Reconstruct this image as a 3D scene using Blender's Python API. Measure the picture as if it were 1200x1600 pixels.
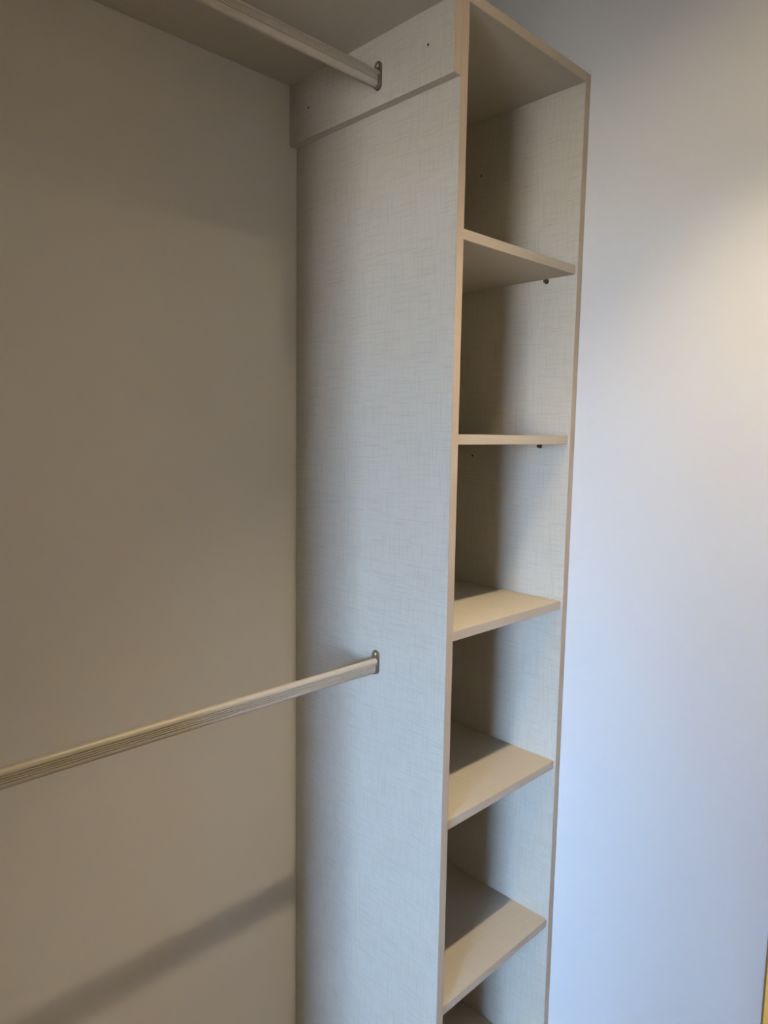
import bpy, bmesh, math
from mathutils import Matrix, Vector

# ------------------------------------------------------------------ scene, camera, light
scene = bpy.context.scene
for o in list(bpy.data.objects):
    bpy.data.objects.remove(o)
C = scene.collection

EYE = 1.60                      # camera height above the floor
CAM = (-0.9615, -1.2652, EYE)
YAW, PITCH, ROLL, FPX = 0.7749, 0.1133, -0.0153, 1101.8

cam_data = bpy.data.cameras.new('camera')
cam = bpy.data.objects.new('camera', cam_data)
C.objects.link(cam)
fwd = Vector((math.sin(YAW) * math.cos(PITCH), math.cos(YAW) * math.cos(PITCH), -math.sin(PITCH)))
right = Vector((math.cos(YAW), -math.sin(YAW), 0))
down = fwd.cross(right)
r2 = right * math.cos(ROLL) + down * math.sin(ROLL)
d2 = -right * math.sin(ROLL) + down * math.cos(ROLL)
m = Matrix.Identity(4)
for i in range(3):
    m[i][0], m[i][1], m[i][2], m[i][3] = r2[i], -d2[i], -fwd[i], CAM[i]
cam.matrix_world = m
cam_data.sensor_fit = 'HORIZONTAL'
cam_data.sensor_width = 36.0
cam_data.lens = FPX / 1200 * 36.0
cam_data.clip_start = 0.02
scene.camera = cam

vs = scene.view_settings
vs.view_transform = 'Standard'
vs.look = 'None'
vs.gamma = 1.0
vs.use_curve_mapping = False
vs.exposure = 0.0

SKY_STRENGTH = 128.0
LAMP_POS = (0.0, -0.908, 2.605)
LAMP_POWER = 93.0
LAMP_COLOR = (1.0, 0.77, 0.47)

# overcast sky above the horizon, darker ground below it
world = bpy.data.worlds.new('overcast_sky')
scene.world = world
world.use_nodes = True
wn, wl = world.node_tree.nodes, world.node_tree.links
wn.clear()
w_out = wn.new('ShaderNodeOutputWorld')
w_bg = wn.new('ShaderNodeBackground')
w_ramp = wn.new('ShaderNodeValToRGB')
w_sep = wn.new('ShaderNodeSeparateXYZ')
w_co = wn.new('ShaderNodeTexCoord')
w_map = wn.new('ShaderNodeMath'); w_map.operation = 'MULTIPLY_ADD'
w_map.inputs[1].default_value = 0.5; w_map.inputs[2].default_value = 0.5
wl.new(w_co.outputs['Generated'], w_sep.inputs[0])
wl.new(w_sep.outputs['Z'], w_map.inputs[0])
wl.new(w_map.outputs[0], w_ramp.inputs[0])
e = w_ramp.color_ramp.elements
e[0].position, e[0].color = 0.47, (0.375, 0.365, 0.345, 1)
e[1].position, e[1].color = 0.53, (0.45, 0.67, 1.0, 1)
wl.new(w_ramp.outputs[0], w_bg.inputs[0])
w_bg.inputs[1].default_value = SKY_STRENGTH
wl.new(w_bg.outputs[0], w_out.inputs[0])

# the bedroom window the daylight enters by (portal: only guides the sky sampling)
WX, WY0, WY1, WZ0, WZ1 = -4.6, -2.85, -1.70, 0.80, 2.10
pl = bpy.data.lights.new('window_portal', 'AREA')
pl.shape = 'RECTANGLE'
pl.size, pl.size_y = WY1 - WY0, WZ1 - WZ0
pl.cycles.is_portal = True
po = bpy.data.objects.new('window_portal', pl)
C.objects.link(po)
po.matrix_world = Matrix(((0, 0, -1, WX), (1, 0, 0, (WY0 + WY1) / 2), (0, 1, 0, (WZ0 + WZ1) / 2), (0, 0, 0, 1))) @ Matrix.Identity(4)
po.rotation_euler = (math.radians(90), 0, math.radians(-90))

# ------------------------------------------------------------------ materials
def new_mat(name):
    mt = bpy.data.materials.new(name)
    mt.use_nodes = True
    nt = mt.node_tree
    return mt, nt.nodes, nt.links, nt.nodes['Principled BSDF']

def plaster(name, col, rough=0.85, bump=0.04):
    mt, n, l, b = new_mat(name)
    tc = n.new('ShaderNodeTexCoord')
    no = n.new('ShaderNodeTexNoise'); no.inputs['Scale'].default_value = 420; no.inputs['Detail'].default_value = 3
    l.new(tc.outputs['Object'], no.inputs['Vector'])
    big = n.new('ShaderNodeTexNoise'); big.inputs['Scale'].default_value = 3.0
    l.new(tc.outputs['Object'], big.inputs['Vector'])
    mx = n.new('ShaderNodeMix'); mx.data_type = 'RGBA'
    mx.inputs[6].default_value = (*[c * 0.97 for c in col], 1)
    mx.inputs[7].default_value = (*col, 1)
    l.new(big.outputs[0], mx.inputs[0])
    l.new(mx.outputs[2], b.inputs['Base Color'])
    bp = n.new('ShaderNodeBump'); bp.inputs['Strength'].default_value = bump; bp.inputs['Distance'].default_value = 0.002
    l.new(no.outputs[0], bp.inputs['Height'])
    l.new(bp.outputs[0], b.inputs['Normal'])
    b.inputs['Roughness'].default_value = rough
    b.inputs['Specular IOR Level'].default_value = 0.25
    return mt

def linen(name, axes, light, dark, rough=0.5, strength=1.0):
    """melamine board printed with a woven linen crosshatch; axes = the two in-plane axes"""
    mt, n, l, b = new_mat(name)
    tc = n.new('ShaderNodeTexCoord')
    outs = []
    for k, ax in enumerate(axes):
        mp = n.new('ShaderNodeMapping')
        sc = [1.0, 1.0, 1.0]
        sc[axes[0]] = sc[axes[1]] = 330.0
        sc[ax] = 16.0                                   # threads run along this axis
        mp.inputs['Scale'].default_value = sc
        mp.inputs['Location'].default_value = (3.1 * k, 7.7 * k, 1.3)
        l.new(tc.outputs['Object'], mp.inputs['Vector'])
        no = n.new('ShaderNodeTexNoise')
        no.inputs['Scale'].default_value = 1.0; no.inputs['Detail'].default_value = 2.0
        l.new(mp.outputs[0], no.inputs['Vector'])
        rp = n.new('ShaderNodeMapRange')
        rp.inputs['From Min'].default_value = 0.30; rp.inputs['From Max'].default_value = 0.50
        rp.clamp = True
        l.new(no.outputs[0], rp.inputs['Value'])
        outs.append(rp.outputs[0])
    mul = n.new('ShaderNodeMath'); mul.operation = 'MULTIPLY'
    l.new(outs[0], mul.inputs[0]); l.new(outs[1], mul.inputs[1])
    mx = n.new('ShaderNodeMix'); mx.data_type = 'RGBA'
    mx.inputs[6].default_value = (*dark, 1); mx.inputs[7].default_value = (*light, 1)
    l.new(mul.outputs[0], mx.inputs[0])
    l.new(mx.outputs[2], b.inputs['Base Color'])
    bp = n.new('ShaderNodeBump'); bp.inputs['Strength'].default_value = 0.12 * strength; bp.inputs['Distance'].default_value = 0.0006
    l.new(mul.outputs[0], bp.inputs['Height'])
    l.new(bp.outputs[0], b.inputs['Normal'])
    b.inputs['Roughness'].default_value = rough
    b.inputs['Specular IOR Level'].default_value = 0.35
    return mt

def plain(name, col, rough=0.5, metal=0.0, noise=0.06, scale=60.0):
    mt, n, l, b = new_mat(name)
    tc = n.new('ShaderNodeTexCoord')
    no = n.new('ShaderNodeTexNoise'); no.inputs['Scale'].default_value = scale
    l.new(tc.outputs['Object'], no.inputs['Vector'])
    mx = n.new('ShaderNodeMix'); mx.data_type = 'RGBA'
    mx.inputs[6].default_value = (*[c * (1 - noise) for c in col], 1)
    mx.inputs[7].default_value = (*[min(1, c * (1 + noise)) for c in col], 1)
    l.new(no.outputs[0], mx.inputs[0])
    l.new(mx.outputs[2], b.inputs['Base Color'])
    b.inputs['Roughness'].default_value = rough
    b.inputs['Metallic'].default_value = metal
    return mt

def wood(name, a_, b_, rough=0.4, grain=(60, 60, 3)):
    mt, n, l, b = new_mat(name)
    tc = n.new('ShaderNodeTexCoord')
    mp = n.new('ShaderNodeMapping'); mp.inputs['Scale'].default_value = grain
    l.new(tc.outputs['Object'], mp.inputs['Vector'])
    no = n.new('ShaderNodeTexNoise'); no.inputs['Scale'].default_value = 1.0; no.inputs['Detail'].default_value = 4
    l.new(mp.outputs[0], no.inputs['Vector'])
    mx = n.new('ShaderNodeMix'); mx.data_type = 'RGBA'
    mx.inputs[6].default_value = (*a_, 1); mx.inputs[7].default_value = (*b_, 1)
    l.new(no.outputs[0], mx.inputs[0])
    l.new(mx.outputs[2], b.inputs['Base Color'])
    b.inputs['Roughness'].default_value = rough
    return mt

LIGHT, DARK = (0.53, 0.507, 0.457), (0.475, 0.452, 0.403)
M = {
    'wall': plaster('white_wall_paint', (0.63, 0.65, 0.69)),
    'back': plaster('lifted_wall_paint', (0.71, 0.725, 0.75)),  # same paint as the other walls, lightened in place of missing light
    'bedroom': plaster('grey_white_paint', (0.74, 0.73, 0.72)),
    'bright': plaster('fresh_white_paint', (0.86, 0.86, 0.85)),
    'ceil': plaster('ceiling_paint', (0.82, 0.81, 0.79)),
    'floor': wood('floor_wood', (0.085, 0.062, 0.045), (0.12, 0.09, 0.065), 0.45, (4, 60, 60)),
    'linen_side': linen('linen_melamine_upright', (1, 2), LIGHT, DARK),
    'linen_flat': linen('linen_melamine_flat', (0, 1), LIGHT, (0.505, 0.482, 0.433), strength=0.7),
    'edge_v': wood('edge_band_upright', (0.435, 0.37, 0.295), (0.485, 0.412, 0.333), 0.5, (300, 300, 8)),
    'edge_h': wood('edge_band_flat', (0.46, 0.41, 0.345), (0.51, 0.456, 0.386), 0.5, (8, 300, 300)),
    'rail': plain('anodised_rail', (0.50, 0.48, 0.44), 0.5, 0.15),
    'steel': plain('nickel_bracket', (0.33, 0.30, 0.26), 0.3, 0.9),
    'screw': plain('screw_steel', (0.7, 0.67, 0.6), 0.25, 1.0),
    'pin': plain('dark_shelf_pin', (0.13, 0.10, 0.075), 0.4, 0.7),
    'hole': plain('drill_hole', (0.02, 0.016, 0.012), 0.9),
    'oak': wood('golden_oak', (0.84, 0.53, 0.12), (0.90, 0.60, 0.16), 0.4, (80, 80, 4)),
    'brown_strip': wood('dark_brown_strip', (0.20, 0.13, 0.06), (0.26, 0.17, 0.08), 0.5, (80, 80, 4)),
    'baffle': plain('black_baffle', (0.03, 0.03, 0.03), 0.7),
    'white': plain('white_enamel', (0.8, 0.8, 0.79), 0.4),
}

def glass_pane():
    mt, n, l, b = new_mat('window_glass')
    n.remove(b)
    tr = n.new('ShaderNodeBsdfTransparent'); gl = n.new('ShaderNodeBsdfGlossy')
    gl.inputs['Roughness'].default_value = 0.02
    mix = n.new('ShaderNodeMixShader'); mix.inputs[0].default_value = 0.06
    l.new(tr.outputs[0], mix.inputs[1]); l.new(gl.outputs[0], mix.inputs[2])
    l.new(mix.outputs[0], n['Material Output'].inputs[0])
    return mt
M['glass'] = glass_pane()

def diffuser(name, strength):
    mt, n, l, b = new_mat(name)
    b.inputs['Base Color'].default_value = (0.9, 0.88, 0.84, 1)
    b.inputs['Emission Color'].default_value = (*LAMP_COLOR, 1)
    b.inputs['Emission Strength'].default_value = strength
    return mt
M['diffuser'] = diffuser('lamp_diffuser', 480.0)
M['diffuser_fill'] = diffuser('fill_lamp_diffuser', 60.0)  # same disc with a weaker glow, for the added fill lamp

# ------------------------------------------------------------------ helpers
def link(name, me, mat, parent=None):
    o = bpy.data.objects.new(name, me)
    C.objects.link(o)
    if mat:
        me.materials.append(mat)
    if parent:
        o.parent = parent
    return o

def mesh_of(bm, name, smooth=False):
    bmesh.ops.recalc_face_normals(bm, faces=bm.faces)
    me = bpy.data.meshes.new(name)
    bm.to_mesh(me); bm.free()
    if smooth:
        for p in me.polygons:
            p.use_smooth = True
    return me

def add_box(bm, x0, x1, y0, y1, z0, z1):
    v = [bm.verts.new((x, y, z)) for x in (x0, x1) for y in (y0, y1) for z in (z0, z1)]
    for f in ((0, 1, 3, 2), (4, 6, 7, 5), (0, 4, 5, 1), (2, 3, 7, 6), (0, 2, 6, 4), (1, 5, 7, 3)):
        bm.faces.new([v[i] for i in f])

def box(name, b, mat, parent=None, bevel=0.0):
    """b = (x0,x1,y0,y1,z0,z1) in world space; the thing's parent stays at its own base"""
    off = parent_offset(parent)
    bm = bmesh.new()
    add_box(bm, b[0] - off.x, b[1] - off.x, b[2] - off.y, b[3] - off.y, b[4] - off.z, b[5] - off.z)
    if bevel:
        bmesh.ops.bevel(bm, geom=list(bm.edges), offset=bevel, segments=2, affect='EDGES', profile=0.5)
    return link(name, mesh_of(bm, name), mat, parent)

def parent_offset(parent):
    off = Vector((0, 0, 0))
    while parent:
        off = off + parent.location
        parent = parent.parent
    return off

def tag(o, label, cat, kind=None, group=None):
    o['label'] = label
    if cat: o['category'] = cat
    if kind: o['kind'] = kind
    if group: o['group'] = group
    return o

def thing(name, loc, label, cat, group=None):
    o = bpy.data.objects.new(name, None)
    o.empty_display_size = 0.05
    C.objects.link(o)
    o.location = loc
    return tag(o, label, cat, None, group)

def struct(name, boxes, mat, label, cat='wall'):
    bm = bmesh.new()
    for b in boxes:
        add_box(bm, *b)
    return tag(link(name, mesh_of(bm, name), mat), label, cat, 'structure')

def lathe_x(bm, profile, cy, cz, seg=20):
    """solid of revolution about an X axis through (cy, cz); profile = [(x, r), ...]"""
    rings = []
    for x, r in profile:
        rings.append([bm.verts.new((x, cy + r * math.cos(2 * math.pi * i / seg), cz + r * math.sin(2 * math.pi * i / seg))) for i in range(seg)])
    for a, b in zip(rings, rings[1:]):
        for i in range(seg):
            bm.faces.new((a[i], a[(i + 1) % seg], b[(i + 1) % seg], b[i]))
    bm.faces.new(rings[0]); bm.faces.new(rings[-1])

def extrude_x(bm, outline, x0, x1):
    """closed outline of (y, z) points extruded along X"""
    a = [bm.verts.new((x0, y, z)) for y, z in outline]
    b = [bm.verts.new((x1, y, z)) for y, z in outline]
    k = len(outline)
    for i in range(k):
        bm.faces.new((a[i], a[(i + 1) % k], b[(i + 1) % k], b[i]))
    bm.faces.new(a); bm.faces.new(b)

# ------------------------------------------------------------------ dimensions
T = 0.0184                     # board thickness
D = 0.4514                     # tower depth
IW = 0.3759                    # inside width of the tower
RX = 2 * T + IW                # right wall
REC = 0.0053                   # shelves sit back from the front edge
Z = {k: EYE + v for k, v in dict(s1=0.3445, s2=-0.012, s3=-0.3765, s4=-0.7484, s5=-1.1381, s6=-1.500,
                                 top=0.7164, cb=0.5938, ct=0.714).items()}
NX = -0.77                     # end of the closet niche on the left
ND = -0.475                    # front of the wall return
LX = -1.60                     # left wall with the added doorway
FY = -1.95                     # wall behind the camera
H = 2.66                       # ceiling height
DY0, DY1 = -1.42, -0.70        # unseen doorway added in the left wall, jamb placed to dim the daylight

# ------------------------------------------------------------------ structure
struct('floor', [(-4.7, RX + 0.12, -3.6, 0.12, -0.1, 0)], M['floor'], 'dark wooden floor of the closet room', 'floor')
struct('ceiling', [(-4.7, RX + 0.12, -3.6, 0.12, H, H + 0.1)], M['ceil'], 'white painted ceiling above the closet', 'ceiling')
struct('wall_back', [(NX, RX + 0.12, 0, 0.12, 0, H)], M['back'], 'white painted wall behind the hanging rails, colour lightened in place of light')
# right wall with a door opening towards the viewer
CY = -0.9065                   # outer edge of the wooden door casing
OY1, OY0 = CY - 0.065, CY - 0.065 - 0.76
struct('wall_right', [(RX, RX + 0.12, OY1, 0.0, 0, H), (RX, RX + 0.12, FY, OY0, 0, H), (RX, RX + 0.12, OY0, OY1, 2.06, H)],
       M['wall'], 'plain white wall to the right of the shelf tower')
struct('wall_niche', [(LX - 0.12, NX, ND, 0.12, 0, H)], M['wall'], 'white wall return closing the left end of the hanging space')
struct('wall_left', [(LX - 0.12, LX, DY1, ND, 0, H), (LX - 0.12, LX, FY, DY0, 0, H), (LX - 0.12, LX, DY0, DY1, 2.02, H)],
       M['wall'], 'white wall with an added doorway that narrows the daylight')
struct('wall_front', [(LX - 0.12, RX + 0.12, FY - 0.12, FY, 0, H)], M['bright'], 'white wall behind the viewer')
# bedroom beyond the doorway
struct('wall_bedroom', [(WX - 0.15, WX, -3.6, WY0, 0, H), (WX - 0.15, WX, WY1, 0.12, 0, H), (WX - 0.15, WX, WY0, WY1, 0, WZ0), (WX - 0.15, WX, WY0, WY1, WZ1, H),
                        (WX - 0.15, LX - 0.12, 0.0, 0.12, 0, H), (WX - 0.15, LX - 0.12, -3.72, -3.6, 0, H), (LX - 0.12, LX - 0.0, -3.6, FY - 0.12, 0, H)],
       M['bedroom'], 'pale grey walls of the daylit room beyond the doorway')
win = bpy.data.objects.new('window_1', None); C.objects.link(win); win.location = (WX - 0.08, (WY0 + WY1) / 2, WZ0)
tag(win, 'white framed window of the room beyond the doorway', 'window', 'structure')
bm = bmesh.new()
wy = (WY1 - WY0) / 2; wh = WZ1 - WZ0
for b in ((-.03, .03, -wy, -wy + .05, 0, wh), (-.03, .03, wy - .05, wy, 0, wh), (-.03, .03, -wy, wy, 0, .05), (-.03, .03, -wy, wy, wh - .05, wh), (-.025, .025, -.025, .025, .05, wh - .05)):
    add_box(bm, *b)
link('window_frame', mesh_of(bm, 'window_frame'), M['white'], win)
for s in (-1, 1):
    bm = bmesh.new(); add_box(bm, -.003, .003, min(s * .025, s * (wy - .05)), max(s * .025, s * (wy - .05)), .05, wh - .05)
    link('pane', mesh_of(bm, 'pane'), M['glass'], win)

# wooden door and casing in the right wall, only its near edge shows
door = bpy.data.objects.new('door_1', None); C.objects.link(door); door.location = (RX, (OY0 + OY1) / 2, 0)
tag(door, 'golden wooden door casing at the right end of the white wall', 'door', 'structure')
for y0, y1 in ((CY - 0.070, CY - 0.004), (OY0 - 0.005, OY0 + 0.065 - 0.004)):
    box('casing', (RX - 0.016, RX, y0 if y0 > -1.5 else OY0 - 0.066, y1 if y0 > -1.5 else OY0, 0, 2.12), M['oak'], door, 0.002)
box('casing', (RX - 0.016, RX, OY0, OY1, 2.055, 2.12), M['oak'], door, 0.002)
b_ = box('casing_strip', (RX - 0.012, RX, CY - 0.004, CY, 0, 2.12), M['brown_strip'], door)  # narrow dark brown strip along the outer edge of the casing
box('door_leaf', (RX + 0.03, RX + 0.07, OY0, OY1, 0.008, 2.055), M['oak'], door)

# ------------------------------------------------------------------ ceiling lamp in front of the closet
def disc_ring(r0, r1, z0, z1, seg=40):
    bm = bmesh.new()
    pts = [(r0, z0), (r1, z0), (r1, z1), (r0, z1)] if r0 > 0 else None
    rings = []
    prof = pts or [(r1, z0), (r1, z1)]
    for r, z in prof:
        rings.append([bm.verts.new((r * math.cos(2 * math.pi * i / seg), r * math.sin(2 * math.pi * i / seg), z)) for i in range(seg)])
    loops = list(zip(rings, rings[1:])) + ([(rings[-1], rings[0])] if r0 > 0 else [])
    for a, b in loops:
        for i in range(seg):
            bm.faces.new((a[i], a[(i + 1) % seg], b[(i + 1) % seg], b[i]))
    if r0 <= 0:
        bm.faces.new(rings[0]); bm.faces.new(rings[1])
    return mesh_of(bm, 'ring')

def ceiling_downlight(x, y, label, glass='diffuser', dim=1.0):
    lamp = thing('ceiling_downlight', (x, y, H), label, 'lamp', 'ceiling downlights')
    link('housing', disc_ring(0.0465, 0.0485, -0.050, 0.0), M['white'], lamp)
    link('baffle', disc_ring(0.0450, 0.0465, -0.049, 0.0), M['baffle'], lamp)
    link('diffuser', disc_ring(0, 0.020, -0.019, -0.001), M[glass], lamp)
    sp = bpy.data.lights.new('downlight_beam', 'SPOT')
    sp.energy = LAMP_POWER * dim
    sp.color = LAMP_COLOR
    sp.spot_size = math.radians(80)
    sp.spot_blend = 1.0
    sp.shadow_soft_size = 0.018
    so = bpy.data.objects.new('downlight_beam', sp)
    C.objects.link(so)
    so.parent = lamp
    so.location = (0, 0, LAMP_POS[2] - H)
ceiling_downlight(LAMP_POS[0], LAMP_POS[1], 'small round warm ceiling downlight in front of the shelf tower')
ceiling_downlight(-0.85, -1.70, 'added unseen fill downlight close to the wall behind the viewer', 'diffuser_fill', 1.55)  # unseen fill lamp, added so the wall behind the viewer bounces ambient light

# ------------------------------------------------------------------ shelf tower
tower = thing('shelf_tower', (RX / 2, -D / 2, 0), 'tall open shelf tower of pale linen-textured boards with tan edges', 'shelf unit')
G = 0.0012                     # hairline gap to the walls
BAND = 0.0012
TT = Z['top'] + T

def hole(parent, x, y, z, r, nx):
    off = parent_offset(parent)
    bm = bmesh.new()
    lathe_x(bm, [(x - off.x, r), (x - off.x + nx * 0.0003, r)], y - off.y, z - off.z, 14)
    return link('screw_hole', mesh_of(bm, 'screw_hole'), M['hole'], parent)

lp = box('side_panel', (0, T, -D + BAND, -G, 0.0, TT), M['linen_side'], tower)
box('edge_band', (0, T, -D, -D + BAND, 0.0, TT), M['edge_v'], lp, 0.0004)
rp = box('side_panel', (T + IW, RX - 0.0006, -D + BAND, -G, 0.0, TT), M['linen_side'], tower)
box('edge_band', (T + IW, RX - 0.0006, -D, -D + BAND, 0.0, TT), M['edge_v'], rp, 0.0004)
tp = box('top_panel', (T, T + IW, -D + BAND, -G, Z['top'], TT), M['linen_flat'], tower)
box('edge_band', (T, T + IW, -D, -D + BAND, Z['top'], TT), M['edge_h'], tp, 0.0004)
ST = 0.018
for k in ('s1', 's2', 's3', 's4', 's5', 's6'):
    z = Z[k]
    sh = box('shelf', (T + 0.0006, T + IW - 0.0006, -D + REC + BAND, -G, z - ST / 2, z + ST / 2), M['linen_flat'], tower)
    box('edge_band', (T + 0.0006, T + IW - 0.0006, -D + REC, -D + REC + BAND, z - ST / 2, z + ST / 2), M['edge_h'], sh, 0.0004)
box('kick_board', (T, T + IW, -D + 0.04, -D + 0.058, 0, Z['s6'] - ST / 2), M['linen_side'], tower)

def shelf_pin(x, nx, y, ztop):
    """small metal peg with a rounded collar under a shelf"""
    off = parent_offset(tower)
    bm = bmesh.new()
    lathe_x(bm, [(x - off.x, 0.0052), (x - off.x + nx * 0.002, 0.0052), (x - off.x + nx * 0.002, 0.0036), (x - off.x + nx * 0.009, 0.0036), (x - off.x + nx * 0.0105, 0.0022)],
            y - off.y, ztop - 0.0056 - off.z, 16)
    o = link('shelf_pin', mesh_of(bm, 'shelf_pin'), M['pin'], tower)
    o['label'] = 'small dark metal shelf pin'
for k in ('s1', 's2', 's3', 's4', 's5'):
    for y in (-D + 0.075, -0.06):
        shelf_pin(T + IW, -1, y, Z[k] - ST / 2)
        shelf_pin(T, 1, y, Z[k] - ST / 2)

# support board across the top of the left side panel
CT = 0.018
cl = box('support_board', (-CT, -0.0004, -D + BAND, -G, Z['cb'], Z['ct']), M['linen_side'], tower)
box('edge_band', (-CT, -0.0004, -D, -D + BAND, Z['cb'], Z['ct']), M['edge_v'], cl, 0.0004)

# ------------------------------------------------------------------ long shelf over the hanging space
hs = thing('hanging_shelf', ((NX) / 2, -D / 2, Z['ct']), 'pale linen-textured shelf board running above the upper rail', 'shelf')
hb = box('shelf_board', (NX + 0.001, -0.001, -D + BAND, -G, Z['ct'] + 0.0002, Z['ct'] + 0.0182), M['linen_flat'], hs)
box('edge_band', (NX + 0.001, -0.001, -D, -D + BAND, Z['ct'] + 0.0002, Z['ct'] + 0.0182), M['edge_h'], hs, 0.0004)
# cleat that carries its far end on the niche wall
box('end_cleat', (NX, NX + CT, -D + 0.001, -G, Z['cb'], Z['ct']), M['linen_side'], hs)

# ------------------------------------------------------------------ hanging rails
def rail_outline(hw=0.0075, hh=0.015, seg=10, ribs=4):
    """oval rail 15 x 30 mm with fine ribs along both flat sides; (y, z)"""
    pts = []
    for i in range(seg + 1):                       # top round
        a = math.pi * i / seg
        pts.append((hw * math.cos(a), hh - hw + hw * math.sin(a)))
    zt, zb = hh - hw - 0.0005, -(hh - hw) + 0.0005
    step = (zt - zb) / ribs
    for i in range(ribs):                          # -y side, grooves
        z = zt - i * step
        pts += [(-hw, z - 0.02 * step), (-hw + 0.0022, z - 0.14 * step), (-hw + 0.0022, z - 0.52 * step), (-hw, z - 0.64 * step)]
    for i in range(seg + 1):                       # bottom round
        a = math.pi + math.pi * i / seg
        pts.append((hw * math.cos(a), -(hh - hw) + hw * math.sin(a)))
    for i in range(ribs):
        z = zb + i * step
        pts += [(hw, z + 0.02 * step), (hw - 0.0022, z + 0.14 * step), (hw - 0.0022, z + 0.52 * step), (hw, z + 0.64 * step)]
    return pts

def stadium(hw, z0, z1, seg=12):
    pts = []
    for i in range(seg + 1):
        a = math.pi * i / seg
        pts.append((hw * math.cos(a), z1 - hw + hw * math.sin(a)))
    for i in range(seg + 1):
        a = math.pi + math.pi * i / seg
        pts.append((hw * math.cos(a), z0 + hw + hw * math.sin(a)))
    return pts

def hanging_rail(xr, y, z, label):
    xl = NX + (CT if z > 2 else 0)
    root = thing('hanging_rail', (xr, y, z), label, 'rail', 'oval closet rails')
    L = xr - xl
    bm = bmesh.new()
    extrude_x(bm, rail_outline(), -L + 0.002, -0.0032)
    link('rail_tube', mesh_of(bm, 'rail_tube'), M['rail'], root)
    for x, s in ((0.0, -1), (-L, 1)):
        bm = bmesh.new()                           # flange with an ear for the screw
        extrude_x(bm, stadium(0.0095, -0.0185, 0.0315), x + s * 0.0003, x + s * 0.003)
        br = link('rail_bracket', mesh_of(bm, 'rail_bracket'), M['steel'], root)
        bm = bmesh.new()                           # open cup under the rail
        wo, wi = 0.0092, 0.0078
        n = 14
        outer = [(wo, 0.004)] + [(wo * math.cos(-math.pi * i / n), -0.0078 + wo * math.sin(-math.pi * i / n)) for i in range(n + 1)] + [(-wo, 0.004)]
        inner = [(-wi, 0.004)] + [(wi * math.cos(-math.pi + math.pi * i / n), -0.0078 + wi * math.sin(-math.pi + math.pi * i / n)) for i in range(n + 1)] + [(wi, 0.004)]
        ring = outer + inner
        a = [bm.verts.new((x + s * 0.003, p[0], p[1])) for p in ring]
        b = [bm.verts.new((x + s * 0.009, p[0], p[1])) for p in ring]
        k = len(ring)
        for i in range(k):
            bm.faces.new((a[i], a[(i + 1) % k], b[(i + 1) % k], b[i]))
        h = len(outer)
        for vv in (a, b):
            for i in range(h - 1):
                bm.faces.new((vv[i], vv[i + 1], vv[k - 2 - i], vv[k - 1 - i]))
        link('bracket_cup', mesh_of(bm, 'bracket_cup'), M['steel'], br)
        bm = bmesh.new()
        lathe_x(bm, [(x + s * 0.003, 0.0042), (x + s * 0.0042, 0.0038), (x + s * 0.0048, 0.0022)], 0, 0.0235, 16)
        link('screw', mesh_of(bm, 'screw', True), M['screw'], br)
    return root

hanging_rail(0.0, -0.2672, EYE - 0.4702, 'oval ribbed metal rail, lower one, fixed to the tower side panel')
hanging_rail(-CT, -0.2701, EYE + 0.6391, 'oval ribbed metal rail, upper one, just under the hanging shelf')

# ------------------------------------------------------------------ drilled holes
hole(rp, T + IW, -0.187, EYE + 0.5947, 0.0022, -1)
hole(rp, T + IW, -0.185, EYE - 0.0545, 0.0022, -1)
hole(cl, -CT, -0.392, EYE + 0.6563, 0.0022, -1)
hole(cl, -CT, -0.064, EYE + 0.6531, 0.0018, -1)
